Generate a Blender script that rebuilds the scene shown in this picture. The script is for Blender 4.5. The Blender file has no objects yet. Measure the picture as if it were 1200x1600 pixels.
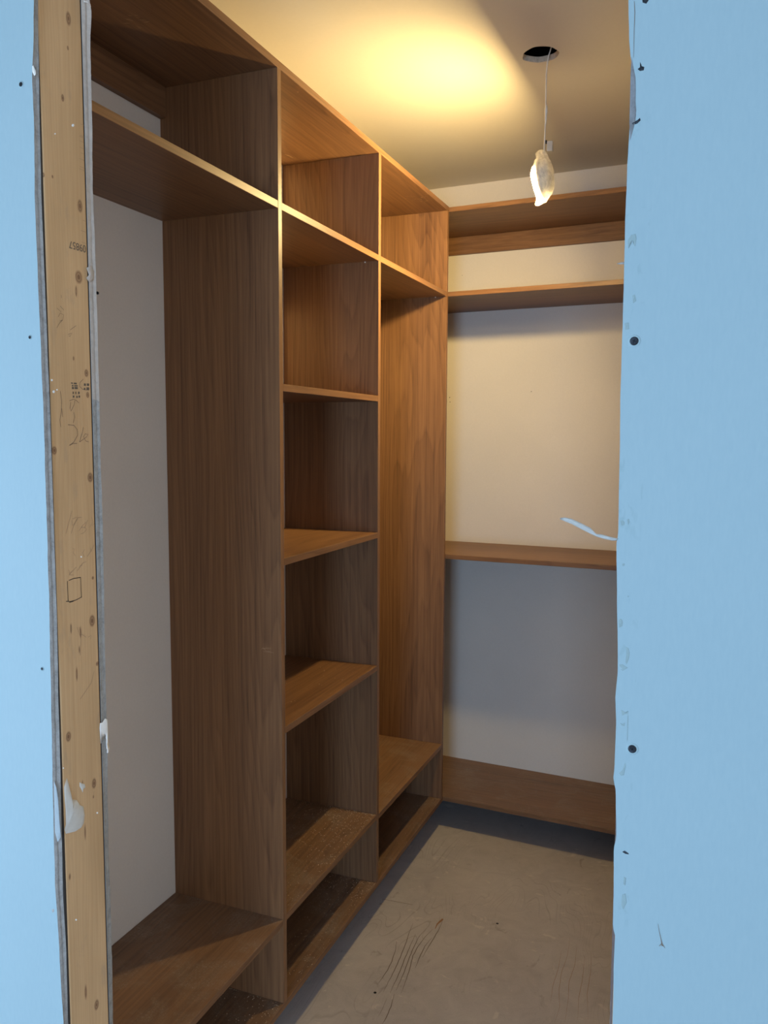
import bpy, bmesh, math, random
from mathutils import Vector, Matrix, noise
random.seed(4)
S = bpy.context.scene
C = S.collection

# ------------------------------------------------------------------ camera
CAM = Vector((1.0213, 0.0, 1.6627))
FPX = 1285.07
CF = Vector((-0.3731257, 0.92330477, -0.09102478))
CR = Vector((0.92700109, 0.37503494, 0.00421446))
CU = Vector((-0.03802871, 0.08280754, 0.99583971))
cd = bpy.data.cameras.new('camera'); cam = bpy.data.objects.new('camera', cd); C.objects.link(cam)
cd.sensor_fit = 'VERTICAL'; cd.sensor_height = 36.0; cd.lens = 36.0 * FPX / 1600.0; cd.clip_start = 0.02
cam.matrix_world = Matrix(((CR.x, CU.x, -CF.x, CAM.x), (CR.y, CU.y, -CF.y, CAM.y), (CR.z, CU.z, -CF.z, CAM.z), (0, 0, 0, 1)))
S.camera = cam

def hit(u, v, axis, val):
    """point of the world plane axis=val that lies at photo pixel (u, v)"""
    d = CF + CR * ((u - 600) / FPX) + CU * ((800 - v) / FPX)
    return CAM + d * ((val - CAM[axis]) / d[axis])

# ------------------------------------------------------------------ light
S.view_settings.view_transform = 'Standard'; S.view_settings.look = 'None'
S.view_settings.exposure = 0.0; S.view_settings.gamma = 1.0; S.view_settings.use_curve_mapping = False
w = bpy.data.worlds.new('sky'); S.world = w; w.use_nodes = True
w.node_tree.nodes['Background'].inputs[0].default_value = (0.62, 0.82, 1.0, 1)
w.node_tree.nodes['Background'].inputs[1].default_value = 1.0
DAY = (0.66, 0.90, 1.20)
def area(name, loc, direction, sx, sy, power, col, shape='RECTANGLE'):
    l = bpy.data.lights.new(name, 'AREA'); l.shape = shape; l.size = sx
    if shape in ('RECTANGLE', 'ELLIPSE'): l.size_y = sy
    l.energy = power; l.color = col
    o = bpy.data.objects.new(name, l); C.objects.link(o); o.location = loc
    o.rotation_euler = Vector(direction).to_track_quat('-Z', 'Z').to_euler()
    return o
area('window_daylight', (1.45, -3.93, 1.25), (0, 1, 0), 0.9, 1.3, 98, (0.56, 0.86, 1.30))
area('side_window_daylight', (-2.43, -0.85, 0.95), (1, 0, 0), 1.2, 1.4, 135, DAY)
area('right_fill_light', (3.53, -2.2, 1.05), (-1, 0, 0), 1.3, 1.4, 57, (0.84, 0.90, 1.0))  # added unseen source, brightens the wall of the nearest bay and the jamb
# the hanging lamp's own light (its builder below holds the fixture)
LAMP = Vector((0.510, 2.508, 2.418))
LN = Vector((-1.0, 0.04, -0.20)).normalized()
WARM = (1.0, 0.735, 0.31)
area('lamp_face_light', LAMP + LN * 0.0125, LN, 0.07, 0.07, 64, WARM, 'DISK')
# light leaving the bag on its far side, towards the back wall and the floor
area('lamp_bag_light', LAMP + Vector((0.0, 0.062, -0.03)), (-0.12, 0.55, -0.80), 0.07, 0.07, 3.5, WARM, 'DISK')
gl = bpy.data.lights.new('lamp_bag_glow', 'POINT'); gl.energy = 3.8; gl.color = WARM; gl.shadow_soft_size = 0.04
go = bpy.data.objects.new('lamp_bag_glow', gl); C.objects.link(go); go.location = LAMP + Vector((0, 0.03, -0.085))

# ------------------------------------------------------------------ sizes
ZB = 0.130; T = 0.0184
dz = CAM.z
YA, YB, YC = 1.8355, 2.4826, 3.1914
Z5, Z51, Z53, Z4, Z3, Z2, Z1, ZT = [dz + v for v in (-1.272, -1.2776, -1.2772, -0.7574, -0.3123, 0.1316, 0.5758, 0.9073)]
ZC = dz + 1.1171; ZM = dz - 0.4808; ZS2 = dz + 0.5785; ZCL = dz + 0.8131
DEP = 0.3447; YBK = 3.6325; BYAW = -0.0457; DF = 0.4252
YJ = 0.9224; XJ = 0.1183; BT = 0.0127
YO = YJ + 0.1144                 # inner face of the front wall
XR = 1.42                        # right wall of the closet
YS = YO + 0.004                  # where the shelving starts

# ------------------------------------------------------------------ mesh helpers
def obj(name, bm, m, parent=None, smooth=False):
    me = bpy.data.meshes.new(name); bm.normal_update(); bm.to_mesh(me); bm.free()
    if m is not None:
        for x in (m if isinstance(m, (list, tuple)) else [m]): me.materials.append(x)
    if smooth:
        for p in me.polygons: p.use_smooth = True
    o = bpy.data.objects.new(name, me); C.objects.link(o)
    if parent is not None:
        o.parent = parent; o.matrix_parent_inverse = Matrix.Translation(-parent.location)
    return o
def thing(name, label, cat, loc, group=None):
    o = bpy.data.objects.new(name, None); C.objects.link(o); o.location = loc; o.empty_display_size = 0.05
    o['label'] = label; o['category'] = cat
    if group: o['group'] = group
    return o
def struct(o, label=None, cat=None):
    o['kind'] = 'structure'
    if label: o['label'] = label
    if cat: o['category'] = cat
    return o
def box(bm, a, b, bev=0.0, mi=0):
    x0, y0, z0 = a; x1, y1, z1 = b
    tmp = bmesh.new()
    vs = [tmp.verts.new(p) for p in ((x0,y0,z0),(x1,y0,z0),(x1,y1,z0),(x0,y1,z0),(x0,y0,z1),(x1,y0,z1),(x1,y1,z1),(x0,y1,z1))]
    for f in ((3,2,1,0),(4,5,6,7),(0,1,5,4),(1,2,6,5),(2,3,7,6),(3,0,4,7)): tmp.faces.new([vs[i] for i in f])
    if bev: bmesh.ops.bevel(tmp, geom=tmp.edges[:], offset=bev, segments=2 if bev > 0.002 else 1, affect='EDGES', profile=0.5)
    me = bpy.data.meshes.new('t'); 
    for f in tmp.faces: f.material_index = mi
    tmp.to_mesh(me); tmp.free(); bm.from_mesh(me); bpy.data.meshes.remove(me)
def bx(name, a, b, m, parent=None, bev=0.0):
    bm = bmesh.new(); box(bm, a, b, bev); return obj(name, bm, m, parent)
def quadprism(bm, pts, z0, z1):
    lo = [bm.verts.new((x, y, z0)) for x, y in pts]; hi = [bm.verts.new((x, y, z1)) for x, y in pts]
    n = len(pts); bm.faces.new(lo[::-1]); bm.faces.new(hi)
    for i in range(n): bm.faces.new((lo[i], lo[(i+1) % n], hi[(i+1) % n], hi[i]))
def tube(bm, pts, r, n=10):
    """swept round tube; r is a number or list"""
    pts = [Vector(p) for p in pts]; rings = []
    for i, p in enumerate(pts):
        t = (pts[min(i+1, len(pts)-1)] - pts[max(i-1, 0)]).normalized()
        a = t.orthogonal().normalized() if i == 0 else (a - t * a.dot(t)).normalized()
        b = t.cross(a); rr = r[i] if isinstance(r, (list, tuple)) else r
        rings.append([bm.verts.new(p + (a * math.cos(k*math.tau/n) + b * math.sin(k*math.tau/n)) * rr) for k in range(n)])
    for A, B in zip(rings, rings[1:]):
        for k in range(n): bm.faces.new((A[k], A[(k+1) % n], B[(k+1) % n], B[k]))
    bm.faces.new(rings[0][::-1]); bm.faces.new(rings[-1])
def revolve(bm, prof, M, n=24, mi=0):
    """profile of (radius, height) turned about local Z of matrix M"""
    rings = []
    for r, h in prof:
        if r < 1e-6: rings.append([bm.verts.new(M @ Vector((0, 0, h)))])
        else: rings.append([bm.verts.new(M @ Vector((r*math.cos(k*math.tau/n), r*math.sin(k*math.tau/n), h))) for k in range(n)])
    for A, B in zip(rings, rings[1:]):
        for k in range(n):
            q = [A[k % len(A)], A[(k+1) % len(A)], B[(k+1) % len(B)], B[k % len(B)]]
            u = []
            for v in q:
                if v not in u: u.append(v)
            if len(u) > 2: bm.faces.new(u).material_index = mi
def ribbon(bm, pts, widths, nrm, lift=0.0004):
    """flat stroke lying on a surface with normal nrm"""
    nrm = Vector(nrm); pts = [Vector(p) for p in pts]; L = []
    for i, p in enumerate(pts):
        t = (pts[min(i+1, len(pts)-1)] - pts[max(i-1, 0)]).normalized()
        s = t.cross(nrm).normalized(); wd = widths[i] if isinstance(widths, (list, tuple)) else widths
        L.append((bm.verts.new(p + nrm*lift + s*wd/2), bm.verts.new(p + nrm*lift - s*wd/2)))
    for A, B in zip(L, L[1:]): bm.faces.new((A[0], B[0], B[1], A[1]))

# ------------------------------------------------------------------ materials
class NT:
    def __init__(s, name):
        s.m = bpy.data.materials.new(name); s.m.use_nodes = True; s.t = s.m.node_tree; s.t.nodes.clear()
        s.out = s.t.nodes.new('ShaderNodeOutputMaterial')
    def n(s, typ, ins=None, **kw):
        nd = s.t.nodes.new('ShaderNode' + typ)
        for k, v in kw.items(): setattr(nd, k, v)
        for k, v in (ins or {}).items(): s.set(nd, k, v)
        return nd
    def set(s, nd, k, v):
        if isinstance(v, bpy.types.NodeSocket): s.t.links.new(v, nd.inputs[k])
        else: nd.inputs[k].default_value = v
    def math(s, op, a, b=0.0, c=0.0, clamp=False):
        nd = s.n('Math', {0: a, 1: b, 2: c}, operation=op, use_clamp=clamp); return nd.outputs[0]
    def mix(s, f, a, b, blend='MIX'):
        nd = s.n('Mix', data_type='RGBA', blend_type=blend)
        s.set(nd, 0, f); s.set(nd, 6, a); s.set(nd, 7, b); return nd.outputs[2]
    def ramp(s, f, stops):
        nd = s.n('ValToRGB', {0: f}); e = nd.color_ramp.elements
        while len(e) < len(stops): e.new(0.5)
        for x, (p, c) in zip(e, stops):
            x.position = p; x.color = (c, c, c, 1) if isinstance(c, (int, float)) else (*c, 1)
        return nd.outputs[0]
    def noise(s, vec, scale, detail=3, rough=0.5, dist=0.0):
        return s.n('TexNoise', {'Vector': vec, 'Scale': scale, 'Detail': detail, 'Roughness': rough, 'Distortion': dist}).outputs[0]
    def vec(s, sc=(1, 1, 1), off=None):
        tc = s.n('TexCoord').outputs['Object']
        nd = s.n('Mapping', {'Vector': tc, 'Scale': sc})
        if off is not None: s.t.links.new(off, nd.inputs['Location'])
        return nd.outputs[0]
    def done(s, color, rough=0.6, bump=None, bstr=0.2, bdist=0.001, **kw):
        b = s.n('BsdfPrincipled', {'Base Color': color, 'Roughness': rough, **kw})
        if bump is not None:
            bn = s.n('Bump', {'Height': bump, 'Strength': bstr, 'Distance': bdist}); s.t.links.new(bn.outputs[0], b.inputs['Normal'])
        s.t.links.new(b.outputs[0], s.out.inputs[0]); return s.m
def c4(c): return (*c, 1)

def wood(name, axis, light, dark, dust=0.0, cut=0.55):
    """laminated walnut board: long wavy figure, fine pores; grain runs along axis"""
    s = NT(name)
    rnd = s.n('ObjectInfo').outputs['Random']
    off = s.n('CombineXYZ', {0: s.math('MULTIPLY', rnd, 37.0), 1: s.math('MULTIPLY', rnd, 61.0), 2: s.math('MULTIPLY', rnd, 23.0)}).outputs[0]
    def sc(a, al): return tuple(al if i == axis else a for i in range(3))
    warp = s.noise(s.vec(sc(3.4, 0.42), off), 1.0, 2, 0.45)
    warp2 = s.noise(s.vec(sc(16.0, 0.9), off), 1.0, 2, 0.5)
    tc = s.n('SeparateXYZ', {0: s.n('TexCoord').outputs['Object']})
    ax = [i for i in range(3) if i != axis]
    across = s.math('ADD', tc.outputs[ax[0]], tc.outputs[ax[1]])
    ph = s.math('ADD', s.math('MULTIPLY', across, 34.0), s.math('ADD', s.math('MULTIPLY', warp, 26.0), s.math('MULTIPLY', warp2, 3.5)))
    ph = s.math('ADD', ph, s.math('MULTIPLY', rnd, 20.0))
    fr = s.math('FRACT', ph)
    rings = s.ramp(fr, [(0.0, 0.35), (0.45, 0.8), (0.8, 1.0), (0.93, 0.15), (1.0, 0.35)])
    streak = s.noise(s.vec(sc(130, 2.0), off), 1.0, 3, 0.6)
    pores = s.noise(s.vec(sc(420, 11), off), 1.0, 2, 0.6)
    broad = s.noise(s.vec(sc(7, 0.5), off), 1.0, 2, 0.5)
    v = s.math('ADD', s.math('MULTIPLY', rings, 0.15), s.math('MULTIPLY', streak, 0.60))
    v = s.math('ADD', v, s.math('ADD', s.math('MULTIPLY', broad, 0.42), s.math('MULTIPLY', pores, 0.26)))
    mid = tuple((a*0.55 + b*0.45) for a, b in zip(light, dark))
    col = s.ramp(s.math('SUBTRACT', v, 0.10), [(0.26, dark), (0.56, mid), (0.86, light)])
    if dust:
        g = s.n('TexCoord').outputs['Object']
        d1 = s.ramp(s.noise(g, 9, 5, 0.7, 0.6), [(0.48, 0.0), (0.75, 1.0)])
        d2 = s.ramp(s.noise(g, 210, 4, 0.8), [(0.52, 0.0), (0.66, 1.0)])
        up = s.n('SeparateXYZ', {0: s.n('NewGeometry').outputs['Normal']}).outputs[2]
        k = s.math('MULTIPLY', s.math('ADD', s.math('MULTIPLY', d1, s.math('ADD', d2, 0.25)), 0.12), s.math('MULTIPLY', up, dust), clamp=True)
        col = s.mix(k, col, (0.30, 0.25, 0.20, 1))
    return s.done(col, 0.42, pores, 0.12, 0.0004, **{'Specular IOR Level': 0.3})
WL, WD = (0.252, 0.126, 0.057), (0.056, 0.0235, 0.0145)
W = [wood('walnut_x', 0, WL, WD), wood('walnut_y', 1, WL, WD), wood('walnut_z', 2, WL, WD)]
WDUST = [wood('dusty_walnut_x', 0, WL, WD, 0.9), wood('dusty_walnut_y', 1, WL, WD, 1.0)]

def plaster(name, c, rough=0.75, sc=160, amt=0.05, bstr=0.12):
    s = NT(name); g = s.n('TexCoord').outputs['Object']
    big = s.noise(g, 2.2, 3, 0.6); fine = s.noise(g, sc, 3, 0.6)
    k = s.math('ADD', s.math('MULTIPLY', big, 0.6), s.math('MULTIPLY', fine, 0.4))
    lo = tuple(x*(1-amt) for x in c); hi = tuple(min(1, x*(1+amt)) for x in c)
    return s.done(s.ramp(k, [(0.3, lo), (0.7, hi)]), rough, fine, bstr, 0.0006)
M_WALL = plaster('offwhite_wall_paint', (0.67, 0.605, 0.535))
M_CEIL = plaster('offwhite_ceiling_paint', (0.61, 0.555, 0.48), sc=90, amt=0.03)
M_ROOM = plaster('room_wall_paint', (0.52, 0.52, 0.51))

def blueboard():
    s = NT('blue_drywall_paper'); g = s.n('TexCoord').outputs['Object']
    sep = s.n('SeparateXYZ', {0: g})
    big = s.noise(g, 1.7, 2, 0.5); fib = s.noise(s.vec((260, 260, 60)), 1.0, 3, 0.6)
    k = s.math('ADD', s.math('MULTIPLY', big, 0.6), s.math('MULTIPLY', fib, 0.4))
    col = s.ramp(k, [(0.3, (0.205, 0.300, 0.335)), (0.7, (0.230, 0.325, 0.358))])
    # scuffed strip close to the cut edge on the right-hand sheet
    nearR = s.math('MULTIPLY', s.math('GREATER_THAN', sep.outputs[0], 0.90), s.math('LESS_THAN', sep.outputs[0], 0.948))
    sp = s.ramp(s.noise(s.vec((95, 95, 42)), 1.0, 3, 0.55, 0.5), [(0.60, 0.0), (0.68, 1.0)])
    gate = s.ramp(s.noise(s.vec((1, 1, 9)), 1.0, 1, 0.5), [(0.47, 0.0), (0.58, 1.0)])
    col = s.mix(s.math('MULTIPLY', s.math('MULTIPLY', nearR, s.math('MULTIPLY', sp, gate)), 0.62), col, (0.18, 0.27, 0.29, 1))
    return s.done(col, 0.7, fib, 0.08, 0.0004)
M_BLUE = blueboard()
def gypsum(name, c, scl=70, upper=None):
    s = NT(name); g = s.n('TexCoord').outputs['Object']
    a = s.noise(g, scl, 6, 0.75, 0.4); b = s.noise(g, 420, 3, 0.7)
    k = s.math('ADD', s.math('MULTIPLY', a, 0.75), s.math('MULTIPLY', b, 0.25))
    lo = tuple(x*0.62 for x in c); hi = tuple(min(1, x*1.3) for x in c)
    col = s.ramp(k, [(0.32, lo), (0.5, c), (0.72, hi)])
    if upper:      # torn cream facing paper still covers the core above a ragged line
        z = s.math('ADD', s.n('SeparateXYZ', {0: g}).outputs[2], s.math('MULTIPLY', s.noise(g, 60, 3, 0.6), 0.03))
        col = s.mix(s.math('GREATER_THAN', z, upper[0]), col, s.ramp(a, [(0.3, tuple(x*.8 for x in upper[1])), (0.6, upper[1])]))
    return s.done(col, 0.9, k, 0.7, 0.002)
M_GYP = gypsum('gypsum_core', (0.30, 0.29, 0.275))
M_GYPW = gypsum('white_gypsum_core', (0.30, 0.285, 0.26), 70, (hit(155, 625, 0, XJ).z + .015, (0.47, 0.405, 0.345)))
M_PAPER = plaster('torn_paper', (0.36, 0.385, 0.385), amt=0.12)
M_STRIP = plaster('curled_paper', (0.60, 0.63, 0.62), amt=0.10)
M_SMUDGE = plaster('grey_green_smudge', (0.185, 0.262, 0.272), amt=0.12)
M_HOLE = gypsum('lamplit_ceiling_cut', (0.50, 0.41, 0.31))  # warm lamp light on the sawn rim is put into this colour
M_FLAP = plaster('lifted_edge_paper', (0.25, 0.29, 0.31), amt=0.12)
M_BACK = plaster('brown_backing_paper', (0.13, 0.10, 0.095), amt=0.15)
M_GYPD = gypsum('dirty_gypsum_core', (0.15, 0.16, 0.17))
M_COMP = plaster('joint_compound', (0.60, 0.57, 0.51), sc=60, amt=0.14, bstr=0.35)
M_COMPW = plaster('white_compound', (0.82, 0.80, 0.76), sc=60, amt=0.08, bstr=0.3)

def pine():
    s = NT('pine_stud'); g = s.n('TexCoord').outputs['Object']
    sep = s.n('SeparateXYZ', {0: g}); Y, Z = sep.outputs[1], sep.outputs[2]
    # (u, v) pixel, radius in mm, elongation along z, strength
    K = [(107,29,3.4,2.0,.9),(106,75,1.4,1.6,.8),(98,153,2.0,1.8,1),(68,273,1.8,1.5,.7),(82,276,1.2,1.4,1),
         (125,322,3.4,1.9,1),(123,433,5.0,1.3,1),(119,455,1.6,4.0,.7),(135,583,3.0,1.4,.9),(137,617,2.4,1.4,.9),(115,560,1.3,1.8,.8),
         (85,704,3.2,1.3,1),(141,746,4.0,1.3,1),(145,903,1.7,1.1,1),(144,970,4.2,1.5,1),(111,982,1.4,4.2,.7),(126,988,1.6,5.0,.55),
         (152,1037,2.2,1.1,.95),(120,1053,1.7,5.0,.65),(124,1015,1.3,4.0,.5),(107,1151,3.6,1.5,1),(147,1224,3.4,1.7,.95),(146,1245,1.2,1.6,.8),
         (109,1370,2.0,2.4,.5),(134,1550,2.2,4.5,.6),(151,1570,3.6,1.7,.9),(129,1224,1.2,4,.5),(133,1300,2.0,6.0,.45)]
    acc = None; bend = None
    for u, v, r, el, st in K:
        p = hit(u, v, 0, XJ)
        dy = s.math('MULTIPLY', s.math('SUBTRACT', Y, p.y), 1000.0/r)
        dzz = s.math('MULTIPLY', s.math('SUBTRACT', Z, p.z), 1000.0/(r*el))
        d2 = s.math('ADD', s.math('MULTIPLY', dy, dy), s.math('MULTIPLY', dzz, dzz))
        q = s.math('EXPONENT', s.math('MULTIPLY', d2, -0.7))
        k = s.math('MULTIPLY', q, st)
        acc = k if acc is None else s.math('MAXIMUM', acc, k)
        if r > 2.6:
            far = s.math('MULTIPLY', s.math('DIVIDE', 1.0, s.math('ADD', 1.0, s.math('MULTIPLY', d2, 0.22))), s.math('MULTIPLY', dy, 0.28))
            bend = far if bend is None else s.math('ADD', bend, far)
    low = s.noise(s.vec((14, 14, 1.3)), 1.0, 2, 0.5)
    ph = s.math('ADD', s.math('MULTIPLY', Y, 150.0), s.math('MULTIPLY', low, 9.0)); ph = s.math('SUBTRACT', ph, bend)
    ring = s.ramp(s.math('FRACT', ph), [(0.0, 0.0), (0.7, 0.65), (0.9, 1.0), (1.0, 0.0)])
    st = s.noise(s.vec((300, 300, 6)), 1.0, 3, 0.6)
    big = s.noise(s.vec((18, 18, 2.6)), 1.0, 3, 0.6)
    col = s.ramp(big, [(0.33, (0.50, 0.315, 0.155)), (0.62, (0.61, 0.39, 0.20))])
    col = s.mix(s.math('MULTIPLY', ring, 0.20), col, (0.40, 0.19, 0.065, 1))
    col = s.mix(s.math('MULTIPLY', s.ramp(st, [(0.5, 0.0), (0.75, 1.0)]), 0.25), col, (0.40, 0.21, 0.08, 1))
    col = s.mix(s.ramp(acc, [(0.12, 0.0), (0.34, 0.62), (0.50, 0.80), (0.68, 0.45), (0.85, 0.90)]), col, (0.15, 0.066, 0.032, 1))
    dirt = s.ramp(s.noise(s.vec((26, 26, 10)), 1.0, 5, 0.7), [(0.58, 0.0), (0.8, 0.55)])
    col = s.mix(dirt, col, (0.33, 0.24, 0.16, 1))
    return s.done(col, 0.75, st, 0.2, 0.0006)
M_PINE = pine()

def subfloor():
    s = NT('dusty_subfloor'); g = s.n('TexCoord').outputs['Object']
    a = s.noise(g, 2.0, 4, 0.6); b = s.noise(g, 11, 5, 0.65, 1.2); f = s.noise(g, 240, 3, 0.7)
    k = s.math('ADD', s.math('MULTIPLY', a, 0.45), s.math('ADD', s.math('MULTIPLY', b, 0.35), s.math('MULTIPLY', f, 0.20)))
    col = s.ramp(k, [(0.34, (0.375, 0.325, 0.295)), (0.5, (0.455, 0.400, 0.368)), (0.66, (0.53, 0.47, 0.43))])
    # plywood face figure, along the depth of the closet
    sep = s.n('SeparateXYZ', {0: g})
    wv = s.noise(s.vec((5, 1.5, 5)), 1.0, 2, 0.5, 0.4)
    ph = s.math('ADD', s.math('MULTIPLY', sep.outputs[0], 22.0), s.math('MULTIPLY', wv, 26.0))
    ln = s.ramp(s.math('FRACT', ph), [(0.0, 0.0), (0.80, 0.0), (0.93, 1.0), (1.0, 0.0)])
    msk = s.ramp(s.noise(g, 3.1, 2, 0.5), [(0.50, 0.0), (0.64, 1.0)])
    col = s.mix(s.math('MULTIPLY', s.math('MULTIPLY', ln, msk), 0.34), col, (0.16, 0.115, 0.08, 1))
    # pale smears of dried compound and swept dust
    sm = s.ramp(s.noise(s.vec((14, 22, 14)), 1.0, 4, 0.62, 1.4), [(0.63, 0.0), (0.70, 0.85)])
    col = s.mix(s.math('MULTIPLY', sm, 0.55), col, (0.66, 0.58, 0.49, 1))
    dk = s.ramp(s.noise(s.vec((19, 12, 19)), 1.0, 4, 0.62, 1.1), [(0.64, 0.0), (0.72, 0.8)])
    col = s.mix(s.math('MULTIPLY', dk, 0.45), col, (0.18, 0.13, 0.095, 1))
    return s.done(col, 0.85, k, 0.35, 0.002)
M_FLOOR = subfloor()
def plain(name, c, rough=0.6, metal=0.0, **kw):
    s = NT(name); n = s.noise(s.n('TexCoord').outputs['Object'], 40, 2, 0.5)
    return s.done(s.ramp(n, [(0.3, tuple(x*0.93 for x in c)), (0.7, tuple(min(1, x*1.06) for x in c))]), rough, Metallic=metal, **kw)
M_PEN = plain('pencil_mark', (0.20, 0.125, 0.075), 0.8)
M_PENL = plain('faint_pencil_mark', (0.34, 0.215, 0.12), 0.8)
M_INK = plain('black_marker', (0.022, 0.016, 0.013), 0.6)
M_STAMP = plain('stamp_ink', (0.115, 0.085, 0.06), 0.8)
M_SCREW = plain('black_phosphate_screw', (0.012, 0.016, 0.022), 0.45, 0.6)
M_CRACK = plain('floor_grain_groove', (0.17, 0.125, 0.095), 0.9)
M_RUST = plain('rusty_splinter', (0.30, 0.15, 0.07), 0.9)
M_CORD = plain('white_cord', (0.72, 0.66, 0.56), 0.5)
M_HOUS = plain('white_lamp_housing', (0.75, 0.72, 0.66), 0.4)
M_DARK = plain('dark_cavity_shadow', (0.03, 0.024, 0.02), 0.95)
M_FOOT = plain('black_plastic_foot', (0.015, 0.015, 0.017), 0.5)
M_DUST = plain('sawdust_flakes', (0.50, 0.38, 0.25), 0.95)
M_FRAME = plain('white_window_frame', (0.75, 0.76, 0.77), 0.4)
def emit(name, c, st):
    s = NT(name); e = s.n('Emission', {'Color': c4(c), 'Strength': st}); s.t.links.new(e.outputs[0], s.out.inputs[0]); return s.m
M_LENS = emit('lit_lamp_lens', (1.0, 0.80, 0.50), 9.0)
def bagmat():
    s = NT('thin_white_plastic_bag'); g = s.n('TexCoord').outputs['Object']
    n = s.noise(g, 55, 4, 0.6, 0.8)
    tr = s.n('BsdfTranslucent', {'Color': (0.95, 0.93, 0.88, 1)}); df = s.n('BsdfPrincipled', {'Base Color': (0.86, 0.82, 0.74, 1), 'Roughness': 0.3})
    tp = s.n('BsdfTransparent', {'Color': (1, 1, 1, 1)})
    bn = s.n('Bump', {'Height': n, 'Strength': 0.8, 'Distance': 0.01}); s.t.links.new(bn.outputs[0], df.inputs['Normal'])
    m1 = s.n('MixShader', {0: 0.5}); s.t.links.new(tr.outputs[0], m1.inputs[1]); s.t.links.new(df.outputs[0], m1.inputs[2])
    m2 = s.n('MixShader', {0: s.ramp(n, [(0.35, 0.50), (0.65, 0.85)])}); s.t.links.new(tp.outputs[0], m2.inputs[1]); s.t.links.new(m1.outputs[0], m2.inputs[2])
    s.t.links.new(m2.outputs[0], s.out.inputs[0]); return s.m
M_BAG = bagmat()

# ------------------------------------------------------------------ floor, ceiling, walls
RX0, RX1, RY0 = -2.5, 3.6, -4.0
bm = bmesh.new(); box(bm, (RX0, RY0, -0.02), (RX1, 3.80, 0.0)); floor = struct(obj('floor', bm, M_FLOOR))
# plywood seam and coarse grain grooves of the subfloor
def F(z7): return hit(600 + z7[0]/7.5, 1400 + z7[1]/7.5, 2, 0.0)
def densify(pts, n=4, amp=0.0):
    out = []
    for a, b in zip(pts, pts[1:]):
        for k in range(n): out.append(a.lerp(b, k/n) + Vector((random.uniform(-amp, amp), random.uniform(-amp, amp), 0)))
    out.append(pts[-1]); return out
grooves = [[(150,530),(130,650),(90,770),(40,870),(-20,960),(-80,1040)], [(340,320),(300,420),(250,570),(190,720),(120,880),(50,1010),(-10,1130)],
    [(370,450),(310,580),(250,720),(190,880),(120,1030),(70,1140)], [(500,380),(400,490),(340,620),(290,740),(240,880),(180,1020),(140,1110)],
    [(570,390),(480,480),(400,590),(340,700),(300,860),(250,1010),(200,1140)], [(560,490),(480,590),(430,690),(400,760),(365,850)],
    [(690,280),(640,400),(580,500),(520,600),(450,720)], [(120,1150),(80,1300),(20,1440),(-20,1500)], [(30,1200),(-20,1330),(-70,1420)],
    [(2180,480),(2150,700),(2080,900),(2050,1100),(2060,1300),(2000,1490)], [(2260,560),(2240,800),(2170,1000),(2160,1200),(2120,1490)],
    [(2350,700),(2330,950),(2280,1200),(2270,1450)], [(2430,640),(2420,900),(2380,1150),(2390,1450)], [(2080,640),(2040,860),(1980,1050),(1950,1250)]]
for i, g in enumerate(grooves):
    b = bmesh.new(); P = densify([F(p) for p in g], 4, 0.0006); n = len(P)
    wmax = 0.0028 if i == 6 else (0.0026 if i < 8 else 0.0010)
    ribbon(b, P, [wmax*min(1, 0.25 + 2.2*min(k, n-1-k)/n) for k in range(n)], (0, 0, 1), 0.0005)
    obj('grain_groove', b, M_CRACK if i < 9 else M_RUST, floor)
b = bmesh.new(); ribbon(b, [F((690, 270)), F((660, 300)), F((625, 330)), F((600, 385))], [0.006, 0.008, 0.005, 0.002], (0, 0, 1), 0.0008); obj('splinter', b, M_RUST, floor)
b = bmesh.new(); ribbon(b, densify([hit(598, 1405, 2, 0), hit(645, 1414, 2, 0)], 3), 0.0016, (0, 0, 1), 0.0005); obj('seam', b, M_CRACK, floor)
def screw_head(M, parent, r=0.0045, name='screw', mat=None):
    b = bmesh.new()
    revolve(b, [(0, -0.0006), (r*0.35, -0.0006), (r*0.42, 0.0), (r*0.8, 0.0002), (r, -0.0003), (r, -0.004)], M, 14)
    for a in (0, math.pi/2):
        v = []
        R = Matrix.Rotation(a + 0.5, 4, 'Z')
        for x, y in ((-r*.62, -r*.13), (r*.62, -r*.13), (r*.62, r*.13), (-r*.62, r*.13)): v.append(b.verts.new(M @ R @ Vector((x, y, 0.00035))))
        b.faces.new(v)
    return obj(name, b, mat or M_SCREW, parent)
for u, v in ((586, 1551), (777, 1443)): screw_head(Matrix.Translation(hit(u, v, 2, 0) + Vector((0, 0, 0.0006))), floor, 0.0045)

# ceiling with its sawn round hole, 16 mm thick board, open joist space above the hole
HX, HY, HR = 0.497, 2.508, 0.0515
def hole_r(a):
    r = HR + 0.0012*math.sin(3*a) + 0.0008*math.sin(7*a + 1)
    da = (a - math.radians(150)) % math.tau
    if da < 0.7: r += 0.004*math.sin(da/0.7*math.pi) + 0.0022*noise.noise(Vector((a*9, 0, 0)))
    return r
bm = bmesh.new()
NH = 56
def ring(z, k=1.0): return [bm.verts.new((HX + hole_r(i*math.tau/NH)*math.cos(i*math.tau/NH)*k, HY + hole_r(i*math.tau/NH)*math.sin(i*math.tau/NH)*k, z)) for i in range(NH)]
r0, r1 = ring(ZC), ring(ZC + 0.016, 0.97)
sq = []
for i in range(NH):
    a = i*math.tau/NH; c_, s_ = math.cos(a), math.sin(a); k = 0.2/max(abs(c_), abs(s_))
    sq.append(bm.verts.new((HX + c_*k, HY + s_*k, ZC)))
for i in range(NH):
    j = (i+1) % NH
    bm.faces.new((r0[i], r0[j], sq[j], sq[i]))
    f = bm.faces.new((r0[i], r1[i], r1[j], r0[j])); f.material_index = 1
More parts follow.
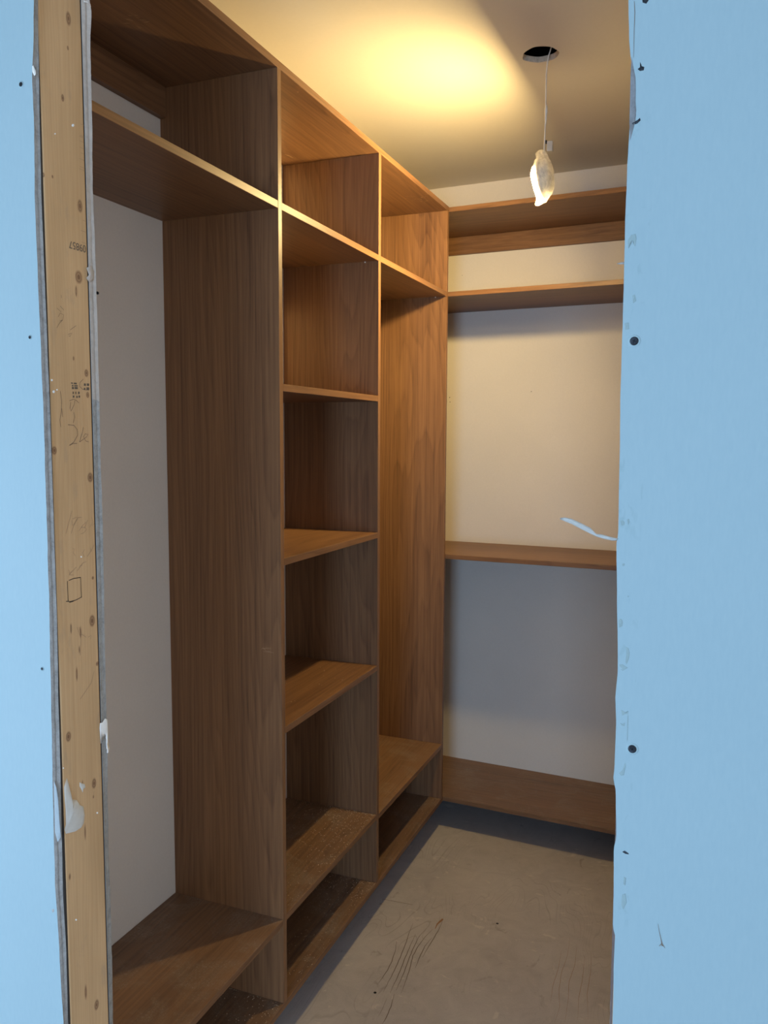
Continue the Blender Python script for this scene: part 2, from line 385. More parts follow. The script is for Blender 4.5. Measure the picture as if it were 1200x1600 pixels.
for x0, x1, y0, y1 in ((RX0, HX-0.2, RY0, 3.8), (HX+0.2, RX1, RY0, 3.8), (HX-0.2, HX+0.2, RY0, HY-0.2), (HX-0.2, HX+0.2, HY+0.2, 3.8)):
    bm.faces.new([bm.verts.new(p) for p in ((x0, y0, ZC), (x0, y1, ZC), (x1, y1, ZC), (x1, y0, ZC))])
ceil = struct(obj('ceiling', bm, [M_CEIL, M_HOLE]))
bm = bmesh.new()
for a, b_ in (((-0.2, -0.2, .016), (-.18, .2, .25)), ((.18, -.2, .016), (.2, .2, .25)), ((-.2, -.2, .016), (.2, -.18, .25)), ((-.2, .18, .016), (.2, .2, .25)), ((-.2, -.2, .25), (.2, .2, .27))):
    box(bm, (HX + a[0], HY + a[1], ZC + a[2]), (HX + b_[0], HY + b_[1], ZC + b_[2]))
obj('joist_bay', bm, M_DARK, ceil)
# roof slab above everything so no sky leaks in
bm = bmesh.new(); box(bm, (RX0 - .1, RY0 - .1, ZC + 0.3), (RX1 + .1, 3.95, ZC + 0.35)); obj('roof_deck', bm, M_DARK, ceil)

def yb(x): return YBK + BYAW * x
bm = bmesh.new(); quadprism(bm, [(-DEP - .05, yb(-DEP - .05)), (XR, yb(XR)), (XR, 3.78), (-DEP - .05, 3.78)], 0, ZC); wall_back = struct(obj('wall_back', bm, M_WALL))
for u, v, r in ((702, 621, .0022), (702.5, 628, .002), (831, 612, .0020), (722, 430, .0012)):
    p = hit(u, v, 1, YBK); p.y = yb(p.x) - 0.0002
    b = bmesh.new(); revolve(b, [(0, 0.0), (r, 0.0), (r, -0.002)], Matrix.Translation(p) @ Matrix.Rotation(math.pi/2, 4, 'X'), 10); obj('nail_hole', b, M_DARK, wall_back)
bm = bmesh.new(); box(bm, (-DEP - .05, YO, 0), (-DEP, 3.70, ZC)); struct(obj('wall_left', bm, M_WALL))
bm = bmesh.new(); box(bm, (XR, YO, 0), (XR + .05, 3.78, ZC)); struct(obj('wall_right', bm, M_WALL))
# the adjoining room behind the camera, its two windows, and a third one added as fill
def wall_with_window(name, axis, pos, th, a0, a1, w0, w1, s0, s1, wn):
    bm = bmesh.new()
    for p, q, z0, z1 in ((a0, w0, 0, ZC), (w1, a1, 0, ZC), (w0, w1, 0, s0), (w0, w1, s1, ZC)):
        if axis == 1: box(bm, (p, pos - th, z0), (q, pos, z1))
        else: box(bm, (pos - th, p, z0), (pos, q, z1))
    struct(obj(name, bm, M_ROOM))
    bm = bmesh.new(); t = 0.04
    mid = (w0 + w1)/2
    for p, q, z0, z1 in ((w0, w0 + t, s0, s1), (w1 - t, w1, s0, s1), (w0 + t, w1 - t, s0, s0 + t), (w0 + t, w1 - t, s1 - t, s1), (mid - .02, mid + .02, s0 + t, s1 - t)):
        if axis == 1: box(bm, (p, pos - .07, z0), (q, pos - .02, z1), .002)
        else: box(bm, (pos - .07, p, z0), (pos - .02, q, z1), .002)
    struct(obj(wn, bm, M_FRAME))
wall_with_window('wall_rear', 1, RY0, .1, RX0, RX1, 0.95, 1.95, 0.55, 1.95, 'window_1')
wall_with_window('wall_room_left', 0, RX0, .1, RY0, YJ, -1.5, -0.2, 0.2, 1.7, 'window_2')
wall_with_window('wall_room_right', 0, RX1 + .1, .1, RY0, YJ, -2.9, -1.5, 0.3, 1.8, 'added_window_3')  # opening and frame added on the unseen wall to go with the fill light

# ------------------------------------------------------------------ the cut front wall
wf = bpy.data.objects.new('wall_front', None); C.objects.link(wf); wf.location = (XJ, YJ, 0); struct(wf)
def interp(tab, z):
    tab = sorted(tab)
    if z <= tab[0][0]: return tab[0][1]
    for (a, x), (b, y) in zip(tab, tab[1:]):
        if z <= b: return x + (y - x)*(z - a)/(b - a)
    return tab[-1][1]
def edge_sheet(name, y0, y1, far, sgn, front_tab, back_tab, mats, ragf, ragb, seed, z1=ZC, n=420):
    """one drywall sheet; its sawn edge follows the two tables, paper on the faces, gypsum on the edge"""
    bm = bmesh.new(); rows = []
    for i in range(n + 1):
        z = z1*i/n
        nf = noise.noise(Vector((seed, z*22, 0)))*ragf + noise.noise(Vector((seed + 9, z*75, 0)))*ragf*0.5
        nb = noise.noise(Vector((seed + 4, z*20, 0)))*ragb + noise.noise(Vector((seed + 2, z*85, 0)))*ragb*0.5
        xf = interp(front_tab, z) + nf; xb = interp(back_tab, z) + nb; xm = (xf + xb)/2 - sgn*(0.0006 + 0.0007*noise.noise(Vector((z*60, seed, 3))))
        rows.append([bm.verts.new((far, y0, z)), bm.verts.new((xf, y0, z)), bm.verts.new((xm, (y0*2 + y1)/3, z)), bm.verts.new((xm, (y0 + y1*2)/3, z)), bm.verts.new((xb, y1, z)), bm.verts.new((far, y1, z))])
    for A, B in zip(rows, rows[1:]):
        for k, mi in ((0, 0), (1, 1), (2, 1), (3, 1), (4, 2)):
            f = bm.faces.new((A[k], A[k+1], B[k+1], B[k]) if sgn > 0 else (A[k+1], A[k], B[k], B[k+1])); f.material_index = mi
    return obj(name, bm, mats, wf)
def tab(pts, y): return [(hit(u, v, 1, y).z, hit(u, v, 1, y).x) for u, v in pts]
lf = tab([(53,0),(52,80),(50,120),(53,180),(54,300),(61,480),(68,640),(72.5,800),(77,950),(79,1050),(81,1150),(83,1260),(86,1380),(91,1460),(95,1530),(99,1600)], YJ)
lb = tab([(60,0),(61,100),(63,200),(65,300),(73,500),(79,650),(84,800),(90,980),(92,1100),(95,1200),(97,1300),(99,1400),(104,1480),(107,1600)], YJ + .0112)
edge_sheet('drywall_sheet', YJ, YJ + .0104, RX0, 1, lf, lb, [M_BLUE, M_GYP, M_PAPER], .0008, .0004, 1.3)
lif = [(0, XJ - .0004), (ZC, XJ - .0004)]
lib = tab([(140,0),(143,20),(141,70),(144,200),(145,300),(149,400),(152,500),(155,620),(158,750),(160,800),(163,950),(166,1120),(168,1150),(168,1200),(169,1300),(174,1450),(177,1600)], YO)
edge_sheet('drywall_sheet', YO - BT, YO, -DEP - .04, 1, lif, lib, [M_PAPER, M_GYPW, M_WALL], .0005, .0009, 5.1)
rf = tab([(982,0),(983,60),(985,85),(987,100),(986,150),(983,215),(980,260),(977,340),(975,430),(970,600),(966,835),(963,850),(964,900),(965,1010),(965,1050),(961.5,1090),(963,1130),(959.5,1205),(958,1216),(962,1235),(963,1310),(959,1325),(959,1400),(957,1450),(961,1458),(959,1520),(957,1600)], YJ)
rb = [(z, x + .0015) for z, x in rf]
edge_sheet('drywall_sheet', YJ, YJ + .0112, RX1, -1, rf, rb, [M_BLUE, M_GYP, M_PAPER], .0004, .0004, 8.8)
edge_sheet('drywall_sheet', YO - BT, YO, XR + .04, -1, [(0, .9235), (1.35, .9205), (1.5, .923), (ZC, .925)], [(0, .9225), (1.35, .9195), (1.5, .922), (ZC, .924)], [M_BACK, M_GYPW, M_WALL], .0005, .0009, 2.6)
# studs
def stud(x0, x1):
    b = bmesh.new(); box(b, (x0, YJ + BT + .0020, 0), (x1, YO - BT - .0020, ZC), 0.0022); return obj('stud', b, M_PINE, wf)
stl = stud(XJ - 0.038, XJ); stl['label'] = 'bare knotty pine stud with pencil marks'
stud(0.9325, 0.9705)
for x in (-0.33, -0.74, -1.15, 1.33): stud(x - .038, x)

# dark strips added as the gap shadow, a black line between stud and sheets
bx('gap_shadow_strip', (XJ - .030, YJ + .0108, 0), (XJ - .0006, YJ + BT + .0018, ZC), M_DARK, wf)
bx('gap_shadow_strip', (XJ - .030, YO - BT - .0019, 0), (XJ - .0008, YO - BT - .0001, ZC), M_DARK, wf)
def st(u, v): return hit(u, v, 0, XJ)
def strokes(name, lines, wd, m, lab=None):
    b = bmesh.new()
    for L in lines: ribbon(b, [st(*p) for p in L], wd, (1, 0, 0), 0.0003)
    o = obj(name, b, m, stl)
    if lab: o['label'] = lab
def Q(ox, oy, s, L): return [[(ox + x/s, oy + y/s) for x, y in l] for l in L]
# hand-drawn square in black marker
strokes('marker_square', Q(60, 780, 7.27, [[(328,930),(330,1000),(333,1080),(337,1155)], [(345,922),(400,900),(480,888)], [(478,888),(482,1000),(487,1110)], [(312,1160),(350,1160)], [(350,1165),(420,1148),(492,1110)], [(350,1172),(400,1158)]]), 0.0011, M_INK, 'small square drawn in black marker')
strokes('pencil_writing', Q(60, 780, 7.27, [[(380,130),(345,260),(310,390)], [(385,225),(430,205),(440,225),(400,290),(385,300),(380,240)], [(440,215),(400,300),(370,390)], [(490,205),(440,210)], [(540,260),(500,300),(460,360)], [(480,320),(530,320),(545,345),(515,380),(480,395)], [(560,235),(520,330)], [(600,200),(620,260),(580,320)], [(635,270),(610,300)],
    [(385,560),(410,565),(395,610),(420,645)], [(525,570),(500,610),(520,655)], [(630,520),(600,580),(555,650)], [(590,560),(600,600)],
    [(545,710),(500,725),(440,815)], [(500,745),(470,760)], [(430,770),(365,835),(350,860)], [(345,800),(355,860),(400,860)]]), 0.0006, M_PENL)
strokes('pencil_number', Q(40, 560, 6.66, [[(440,690),(500,695),(535,740),(540,800),(500,870),(455,905)], [(455,905),(495,885),(535,885)], [(600,715),(590,770),(570,830),(560,870)], [(560,870),(630,820),(650,790),(620,785),(600,815),(625,860),(655,868)]]), 0.0009, M_PEN, 'pencilled number 26')
strokes('pencil_number', Q(40, 560, 6.66, [[(455,440),(500,425),(530,440),(555,465)], [(470,455),(460,520),(470,550),(505,480),(510,440)], [(500,560),(510,610),(495,670)], [(360,340),(375,450),(370,560),(355,640),(365,715)], [(375,520),(385,610)], [(600,215),(565,250),(560,290),(590,320),(640,330)]]), 0.0008, M_PEN)
strokes('pencil_number', Q(0, 300, 3.2, [[(283,680),(297,655),(313,640)], [(290,625),(300,605),(318,615),(312,640),(298,645)], [(283,580),(305,600)], [(300,570),(318,590)], [(340,712),(360,705),(350,722),(343,720)], [(350,690),(380,668)], [(305,515),(307,530)]]), 0.0006, M_PEN)
# pale oval knots ring, split lines
strokes('grain_split', Q(0, 780, 3.2, [[(440,690),(455,680),(452,700)], [(395,640),(400,670),(430,690)], [(470,860),(455,920),(400,1000)], [(385,640),(405,700),(400,780)], [(470,1180+300-20),(468,1480)], [(355,635),(357,670)]]), 0.0007, M_PENL)
# printed mill number, upside down on the stud
def text(s_, u0, v0, hgt, rot, m, name, sx=1.0, parent=None, lab=None):
    cu = bpy.data.curves.new('txt', 'FONT'); cu.body = s_; cu.size = 1.0; cu.align_x = 'CENTER'; cu.align_y = 'CENTER'
    to = bpy.data.objects.new('txt', cu); C.objects.link(to)
    dg = bpy.context.evaluated_depsgraph_get(); me = bpy.data.meshes.new_from_object(to.evaluated_get(dg))
    bpy.data.objects.remove(to); bpy.data.curves.remove(cu)
    c = st(u0, v0)
    # local x -> world +y (reads left to right from inside the opening), local y -> up
    R = Matrix(((0, 0, 1, 0), (1, 0, 0, 0), (0, 1, 0, 0), (0, 0, 0, 1)))
    me.transform(Matrix.Translation(c + Vector((0.0004, 0, 0))) @ R @ Matrix.Rotation(rot, 4, 'Z') @ Matrix.Diagonal((hgt*sx, hgt, hgt, 1)))
    me.name = name; me.materials.clear(); me.materials.append(m)
    o = bpy.data.objects.new(name, me); C.objects.link(o); o.parent = stl; o.matrix_parent_inverse = Matrix.Translation(-stl.location)
    if lab: o['label'] = lab
text('09857', 121, 385, 0.0155, math.pi, M_STAMP, 'printed_number', 0.92, lab='stamped number 09857, upside down')
# grade stamp, half worn off: rows of small dark bars
b = bmesh.new()
for x0, x1, y0, y1 in ((470,490,250,262),(500,530,252,268),(480,495,275,290),(505,540,278,290),(480,500,296,318),(508,540,296,318),(488,500,345,370),(515,525,345,370),(545,560,345,370),(490,505,385,408),(525,540,390,410),(550,565,385,408),(605,625,260,285),(635,660,260,285),(605,620,305,328),(632,660,300,330)):
    q = [st(40 + x/6.66, 560 + y/6.66) + Vector((.0004, 0, 0)) for x, y in ((x0, y0), (x1, y0 + 2), (x1, y1 + 2), (x0, y1))]
    b.faces.new([b.verts.new(p) for p in q])
o = obj('grade_stamp', b, M_STAMP, stl); o['label'] = 'worn grade stamp of small dark bars'
# saw-blade nicks along the stud's far edge
b = bmesh.new()
for v in (195, 213, 215, 222, 232, 240, 250, 262, 266, 345, 362, 380, 388):
    p = st(124 + v*0.022 + random.uniform(-.5, .5), v)
    ribbon(b, [p + Vector((0, -random.uniform(.003, .008), 0)), p + Vector((0, .003, 0))], 0.0006, (1, 0, 0), .0003)
obj('saw_nick', b, M_PENL, stl)['kind'] = 'stuff'

def patch(name, pix, m, th=0.0012, parent=wf, plane=(0, XJ), seed=0, bulge=0.002):
    """thin irregular crust lying on a plane, outline given as photo pixels"""
    ax, val = plane; P = [hit(u, v, ax, val) for u, v in pix]
    N = Vector((1, 0, 0)) if ax == 0 else Vector((0, -1, 0))
    b = bmesh.new(); cen = sum(P, Vector())/len(P)
    rings = []
    for f, h in ((1.0, 0.0), (0.97, th*.6), (0.8, th), (0.45, th + bulge*.6), (0.15, th + bulge)):
        rings.append([b.verts.new(cen + (p - cen)*f + N*(h + 0.0004*noise.noise(p*300 + Vector((seed, f*5, 0))))) for p in P])
    for A, B in zip(rings, rings[1:]):
        for i in range(len(P)): b.faces.new((A[i], A[(i+1) % len(P)], B[(i+1) % len(P)], B[i]))
    b.faces.new(rings[-1]); bmesh.ops.recalc_face_normals(b, faces=b.faces[:])
    return obj(name, b, m, parent, True)
def Qp(ox, oy, s, l): return [(ox + x/s, oy + y/s) for x, y in l]
patch('compound_patch', Qp(60, 1000, 5, [(222,1075),(235,1120),(248,1200),(260,1245),(300,1250),(325,1290),(352,1300),(362,1370),(355,1430),(335,1465),(290,1495),(215,1515),(203,1480),(215,1440),(212,1330),(205,1240),(200,1150)]), M_COMP, .001, stl, seed=1)['label'] = 'flap of dried off-white joint compound'
patch('compound_patch', Qp(60, 1000, 5, [(322,1110),(338,1120),(362,1125),(366,1150),(350,1165),(345,1192),(335,1165),(322,1145)]), M_COMP, .0006, stl, seed=2, bulge=.0004)
for u, v, r in ((114, 196, 2.3), (86, 209, 1.2), (81, 594, 1.8), (84, 612, 2.2), (89, 609, 1.2), (127, 870, 1.3), (152, 1270, 1.5), (119, 1437, 1.5), (99, 1200, 1.2)):
    patch('plaster_crumb', [(u + r*math.cos(a*1.05), v + r*1.1*math.sin(a*1.05)) for a in range(6)], M_COMPW, .0004, stl, seed=u, bulge=.0006)
patch('plaster_smear', Qp(60, 1000, 5, [(520,612),(538,620),(542,700),(548,830),(556,845),(545,885),(533,880),(536,800),(524,740),(510,690),(495,680),(492,760),(486,810),(478,690),(480,650),(500,645)]), M_COMPW, .0006, wf, (0, XJ + .0012), 3, .0006)
patch('plaster_smear', Qp(0, 300, 3.2, [(432,380),(455,368),(470,400),(468,440),(445,450),(432,430),(445,415)]), M_GYPW, .0008, wf, (0, XJ + .001), 4, .001)
patch('plaster_smear', Qp(20, 0, 5.33, [(590,5),(625,12),(645,35),(650,60),(640,62),(632,30),(610,22),(592,20)]), M_COMPW, .0008, wf, (0, XJ + .002), 6, .0006)
# gouges beside the right-hand cut: paper torn off, grey core showing
patch('bare_gypsum', Qp(900, 0, 4, [(347,355),(360,420),(372,480),(374,560),(372,640),(378,700),(370,760),(352,830),(338,880),(334,760),(338,600),(342,450)]), M_GYPD, .0002, wf, (1, YJ), 7, .0002)
patch('bare_gypsum', Qp(0, 1200, 2, [(168,40),(176,60),(182,100),(186,160),(190,215),(180,232),(172,200),(170,120)]), M_FLAP, .0003, wf, (1, YJ), 8, .0004)
patch('bare_gypsum', Qp(20, 0, 5.33, [(162,550),(172,545),(190,590),(192,620),(178,632),(164,600)]), M_COMP, .0004, wf, (1, YJ), 9, .0008)
for P in ([(1000,97),(1003,103),(1007,105),(1006,110),(1000,111),(996,108),(1000,105)], [(986,193),(992,190),(997,187),(1000,184),(1001,188),(996,193),(990,195)], [(972,1331),(976,1329),(982,1333),(983,1335),(977,1334)], [(1003,-4),(1009,-2),(1014,0),(1010,6),(1004,4)], [(81,1421),(84,1420),(85,1424),(82,1426)]):
    patch('torn_hole', P, M_SCREW if P[0][0] > 100 else M_GYP, .0002, wf, (1, YJ), P[0][0], .0002)
b = bmesh.new(); ribbon(b, [hit(u, v, 1, YJ) for u, v in ((1028, 1443), (1030, 1455), (1033, 1468), (1035, 1478))], [.0003, .0005, .0007, .0016], (0, -1, 0), .0003)
ribbon(b, [hit(u, v, 1, YJ) for u, v in ((1030, 1478), (1034, 1474), (1039, 1481))], [.0005, .0014, .0005], (0, -1, 0), .0004); obj('scratch', b, M_STAMP, wf)
b = bmesh.new(); ribbon(b, [hit(u, v, 1, YJ) for u, v in ((991, 2), (992, 20), (991, 45), (990, 90))], [.0004, .0006, .0005, .0003], (0, -1, 0), .0003); obj('scratch', b, M_STAMP, wf)
for bl in ([(360,112),(372,108),(382,118),(380,132),(366,136)], [(393,104),(404,100),(408,118),(400,132)], [(368,332),(380,330),(380,342),(370,344)], [(397,496),(403,496),(403,503),(397,503)], [(348,622),(362,614),(374,628),(370,655),(352,662)],
           [(388,758),(402,766),(408,790),(404,820),(392,850),(384,838),(390,800)], [(354,850),(372,846),(384,858),(398,866),(372,882),(356,872)], [(362,1082),(378,1090),(384,1098),(400,1088),(402,1108),(386,1104),(370,1112)], [(358,1150),(370,1156),(384,1148),(380,1166),(366,1164)], [(396,1110),(400,1112),(399,1180),(396,1250),(393,1240)], [(352,1408),(370,1392),(384,1350),(386,1372),(378,1418),(362,1422)]):
    patch('smudge', Qp(860, 780, 3.29, bl), M_SMUDGE, .00015, wf, (1, YJ), bl[0][0], 0)
for bl in ([(325,1500),(345,1468),(372,1462),(378,1490),(370,1540),(362,1530),(364,1490),(348,1480),(338,1520),(326,1560)],):
    patch('smudge', Qp(900, 0, 4, bl), M_SMUDGE, .00015, wf, (1, YJ), bl[0][0], 0)
for bl in ([(976,505),(982,504),(983,514),(977,516)], [(988,462),(992,460),(994,470),(989,474)], [(972,1398),(977,1396),(979,1410),(974,1422),(970,1415)], [(975,1370),(978,1372),(977,1384),(974,1382)]):
    patch('smudge', bl, M_SMUDGE, .00015, wf, (1, YJ), bl[0][0], 0)
# drywall screws: a dimple in the paper with the dark head in it
RX = Matrix.Rotation(math.pi/2, 4, 'X')
for u, v, r in ((991, 533, .0046), (988, 1170, .0046), (33, 132, .0032), (47, 527, .0024), (66, 1045, .0022)):
    p = hit(u, v, 1, YJ); scr = screw_head(Matrix.Translation(p + Vector((0, -.0010, 0))) @ RX, wf, r)
    b = bmesh.new(); revolve(b, [(r*1.0, 0.0006), (r*1.25, 0.0007), (r*1.5, 0.0)], Matrix.Translation(p) @ RX, 16)
    obj('dimple', b, M_BLUE, scr, True)
# nail tips showing at the two cut edges
b = bmesh.new(); p = hit(977, 411, 1, YJ + .03); tube(b, [p + Vector((.012, 0, 0)), p + Vector((-.004, 0, 0)), p + Vector((-.0085, 0, 0))], [.0013, .0013, .0004], 8); obj('nail', b, M_GYP, wf)
b = bmesh.new(); p = hit(151, 457, 0, XJ); p = Vector((XJ - .002, YO + .0005, p.z)); tube(b, [p + Vector((0, -.004, 0)), p + Vector((0, .006, 0)), p + Vector((0, .009, 0))], [.0012, .0012, .0004], 8)
revolve(b, [(0, .003), (.0022, .002), (.0024, 0), (0, 0)], Matrix.Translation(p + Vector((0, .006, 0))) @ Matrix.Rotation(-math.pi/2, 4, 'X'), 10); obj('nail', b, M_SCREW, wf)
# torn strip of face paper standing out of the right-hand cut
bm = bmesh.new(); rows = []
pp = [(966, 843, 0, 2.6), (955, 842, -.002, 4.4), (940, 838, -.005, 5.0), (932, 836.5, -.006, 3.4), (922, 829.5, -.008, 8.0), (908, 822.5, -.011, 8.0), (893, 815, -.014, 7.0), (882, 811.5, -.016, 5.0), (875, 810.5, -.017, 1.6)]
for u, v, y, wd in pp:
    a = hit(u, v - wd*.62, 1, YJ + y); c = hit(u + wd*.2, v + wd*.62, 1, YJ + y + .002); m_ = (a + c)/2 + Vector((0, -.0012, 0))
    rows.append([bm.verts.new(x) for x in (a, m_, c)])
for A, B in zip(rows, rows[1:]):
    for k in (0, 1): bm.faces.new((A[k], A[k+1], B[k+1], B[k]))
bmesh.ops.solidify(bm, geom=bm.faces[:], thickness=0.0004)
o = obj('torn_paper_strip', bm, M_STRIP, wf, True); o['label'] = 'curled strip of torn drywall paper'

# ------------------------------------------------------------------ shelving along the left wall
unit = thing('shelving_unit', 'tall open walnut shelving unit with three bays along the left wall', 'shelving unit', (-DEP/2, (YS + YC)/2, 0))
BV = 0.0007; X0 = -DEP + .0005
bx('top_panel', (X0, YS, ZT - T), (0, YC + T/2, ZT), W[1], unit, BV)
bx('bottom_panel', (X0, YS, ZB), (0, YC + T/2, ZB + T), WDUST[1], unit, BV)
ups = [YS + T/2, YA, YB, YC]
for y in ups: bx('upright', (X0, y - T/2, ZB + T), (0, y + T/2, ZT - T), W[2], unit, BV)
bays = [((YS + T, YA - T/2), (Z1, Z51)), ((YA + T/2, YB - T/2), (Z1, Z2, Z3, Z4, Z5)), ((YB + T/2, YC - T/2), (Z1, Z53))]
for (a, b_), zs in bays:
    for z in zs: bx('shelf', (X0, a, z - T), (-.0004, b_, z), WDUST[1] if z < 0.5 else W[1], unit, BV)
    if a < YA - .2: bx('cleat', (X0, a, ZCL), (X0 + T, b_, ZT - T), W[1], unit, BV)
# levelling feet under the raised bottom panel
def foot(x, y):
    b = bmesh.new(); revolve(b, [(0, 0), (.024, 0), (.026, .004), (.026, .010), (.014, .016), (.014, ZB - .014), (.022, ZB - .008), (.022, ZB), (0, ZB)], Matrix.Translation((x, y, 0)), 18); obj('foot', b, M_FOOT, unit, False)
for y in (YS + .06, YA + .22, YB - .05, YC - .15):
    for x in (-.16, -DEP + .05): foot(x, y)
# shelf pins under one far corner, where the photo shows them
for y, z in ((YC - T/2 - .006, Z1 - T), (YB - T/2 - .006, Z1 - T), (YC - T/2 - .006, Z53 - T)):
    b = bmesh.new(); box(b, (-.048, y + .001, z - .004), (-.044, y + .0055, z), .0008); obj('shelf_pin', b, M_HOUS, unit)
# pale scuffs on the underside of the top panel
M_SCUFF = plain('pale_scuff', (0.36, 0.22, 0.12), 0.7)
b = bmesh.new(); random.seed(11)
def sc_(u, v, du, dv, w_): ribbon(b, densify([hit(u, v, 2, ZT - T), hit(u + du/2, v + dv/2 + .3, 2, ZT - T), hit(u + du, v + dv, 2, ZT - T)], 2, .0008), [w_*k for k in (.2, .8, 1, .7, .2)], (0, 0, -1), .0003)
for i in range(16): sc_(630 + random.random()*45, 303 + random.random()*14, random.uniform(3, 9), random.uniform(-1.5, 1), random.uniform(.002, .005))
sc_(445, 241, 12, 4, .006); sc_(452, 245, 8, 2, .004); sc_(464, 143, 3, 1, .006)
for i in range(14): sc_(192 + random.random()*38, 15 + random.random()*30, random.uniform(4, 14), random.uniform(-2, 3), random.uniform(.0015, .003))
for a_, c_ in (((408, 1014), (424, 1013)), ((412, 1018), (428, 1020)), ((410, 1012), (416, 1017))):
    ribbon(b, [hit(*a_, 1, YA - T/2), hit((a_[0]+c_[0])/2, (a_[1]+c_[1])/2 - .7, 1, YA - T/2), hit(*c_, 1, YA - T/2)], [.0004, .0012, .0003], (0, -1, 0), .0003)
obj('scuff', b, M_SCUFF, unit)['kind'] = 'stuff'
# sawdust left on the lower boards
def sawdust(parent, x0, x1, y0, y1, z, n, yaw=0):
    b = bmesh.new()
    for i in range(n):
        x = x1 - (x1 - x0)*random.random()**1.3; y = y0 + (y1 - y0)*(1 - random.random()**1.8)
        s_ = random.uniform(.0005, .0018); a = random.uniform(0, 3)
        p = Vector((x, y + yaw*x, z + .0002)); d = Vector((math.cos(a), math.sin(a), 0))*s_; e = Vector((-d.y, d.x, 0))*random.uniform(.4, 1)
        top = p + Vector((0, 0, s_*.7)); q = [b.verts.new(v) for v in (p - d, p - e, p + d, p + e)]; t = b.verts.new(top)
        for k in range(4): b.faces.new((q[k], q[(k+1) % 4], t))
    obj('sawdust', b, M_DUST, parent)['kind'] = 'stuff'
sawdust(unit, -.30, -.004, YA + .03, YB - .012, Z5, 900)
sawdust(unit, -.30, -.004, YA + .03, YB - .012, ZB + T, 700)
sawdust(unit, -.30, -.004, YB + .03, YC - .012, ZB + T, 350)
sawdust(unit, -.30, -.004, YS + .3, YA - .012, ZB + T, 350)
sawdust(unit, -.25, -.004, YA + .03, YB - .012, Z4, 60)

# ------------------------------------------------------------------ shelves on the back wall
def back_board(name, z0, z1, d0, d1, m, parent):
    """board spanning the back wall between distances d0 (front) and d1 from the wall face"""
    xa, xb = -DEP + .001, XR - .001
    tmp = bmesh.new(); quadprism(tmp, [(xa, yb(xa) - d0), (xb, yb(xb) - d0), (xb, yb(xb) - d1), (xa, yb(xa) - d1)], z0, z1)
    bmesh.ops.bevel(tmp, geom=tmp.edges[:], offset=BV, segments=1, affect='EDGES')
    return obj(name, tmp, m, parent)
G = 'walnut shelves fixed to the back wall'
for lab, z, top in (('topmost walnut shelf on the back wall, with a cleat under it', ZT, True),
                    ('second walnut shelf from the top on the back wall', ZS2, False),
                    ('walnut shelf at mid height on the back wall', ZM, False),
                    ('lowest walnut shelf on the back wall, just above the subfloor', ZB + T, False)):
    r_ = thing('wall_shelf', lab, 'shelf', ((XR - DEP)/2, YBK - DF/2, z - T), G)
    back_board('shelf_board', z - T, z, DF, .0005, WDUST[0] if z < .5 else W[0], r_)
    if top: back_board('cleat', ZCL, z - T - .0002, T, .0005, W[0], r_)
    if z < .5: sawdust(r_, -.2, .9, YBK - DF + .01, YBK - .02, z, 160, BYAW)

# ------------------------------------------------------------------ the lamp hanging on its cord
lt = thing('hanging_lamp', 'lit round lamp wrapped in a white plastic bag, hanging from the ceiling hole', 'lamp', (LAMP.x, LAMP.y, LAMP.z - .085))
def L_at(u, v): return hit(u, v, 1, LAMP.y)
cp = [Vector((.535, 2.53, ZC + .10)), Vector((.527, 2.522, ZC + .03))] + [L_at(u, v) for u, v in ((857, 88), (855.5, 97), (853.5, 115), (853, 140), (852.5, 165), (852, 190), (851, 215), (850, 236), (848, 246))]
b = bmesh.new(); tube(b, cp, .0019, 10); obj('cord', b, M_CORD, lt, True)
b = bmesh.new(); tube(b, [L_at(u, v) for u, v in ((853.5, 164), (853.3, 170), (853.2, 176), (852.8, 178), (852.6, 188), (852.4, 194))], [.0022, .0044, .0046, .0034, .0032, .0020], 12); obj('connector', b, M_CORD, lt, True)
p = L_at(859, 228); b = bmesh.new(); box(b, (p.x - .0085, p.y - .003, p.z - .015), (p.x + .0085, p.y + .012, p.z + .014), .0015); obj('junction_tab', b, plain('grey_plastic', (.52, .46, .38), .5), lt)
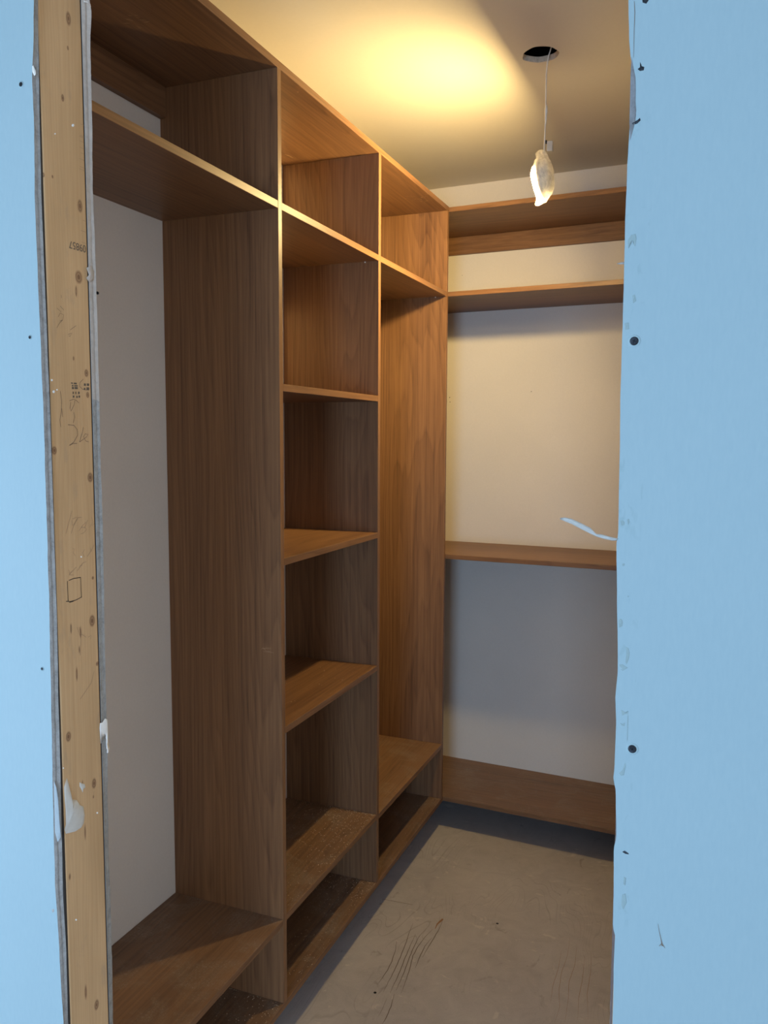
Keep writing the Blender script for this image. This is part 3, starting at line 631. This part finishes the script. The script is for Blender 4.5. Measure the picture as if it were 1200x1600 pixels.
b = bmesh.new(); q = L_at(853.5, 222); box(b, (q.x - .002, q.y - .003, q.z - .005), (q.x + .002, q.y + .003, q.z + .005), .0006); obj('clip', b, M_SCREW, lt)
MR = Matrix.Translation(LAMP) @ LN.to_track_quat('Z', 'Y').to_matrix().to_4x4()
b = bmesh.new(); revolve(b, [(0, -.016), (.036, -.016), (.040, -.012), (.042, -.002), (.052, 0), (.053, .003), (.050, .006), (.047, .006)], MR, 40); obj('lamp_housing', b, M_HOUS, lt, True)
b = bmesh.new(); revolve(b, [(.047, .0055), (.040, .008), (0, .009)], MR, 40); o = obj('lens', b, M_LENS, lt, True); o['label'] = 'glowing lens'
# bag: crumpled film around the fixture, gathered at the top, a loose tail below
ax_v = Vector((0, 0, 1)); bm = bmesh.new(); N = 56
prof = [(235, 846, 4.5, .006), (239, 845, 8, .010), (244, 847, 9, .016), (249, 848, 9.5, .026), (256, 848.5, 12.5, .044), (265, 848.5, 15, .056), (275, 848.5, 15.8, .060), (285, 848.5, 15.5, .059), (294, 849, 14.5, .054), (301, 849.5, 12, .044), (306, 848.5, 9.5, .034), (311, 846.5, 8, .024), (315, 845, 7.5, .016), (318, 842, 5.5, .010), (320, 839.5, 3, .005)]
rows = []
for v, u, hw, ry in prof:
    c_ = L_at(u, v); rx = hw/FPX*2.5; row = []
    for k in range(N):
        a = k*math.tau/N; q = Vector((math.cos(a), math.sin(a), 0))
        cr = 1 + .13*noise.noise(Vector((q.x*2.3, q.y*2.3, c_.z*38))) + .08*math.sin(a*9 + c_.z*60)*(.4 + .6*abs(v - 275)/45)
        row.append(bm.verts.new(c_ + Vector((q.x*rx*cr - LN.y*0, q.y*ry*cr, .003*noise.noise(Vector((q.x*3, q.y*3, v)))))))
    rows.append(row)
for A, B in zip(rows, rows[1:]):
    for k in range(N): bm.faces.new((A[k], A[(k+1) % N], B[(k+1) % N], B[k]))
bm.faces.new(rows[0][::-1]); bm.faces.new(rows[-1])
o = obj('plastic_bag', bm, M_BAG, lt, True); o['label'] = 'crumpled thin white plastic bag'
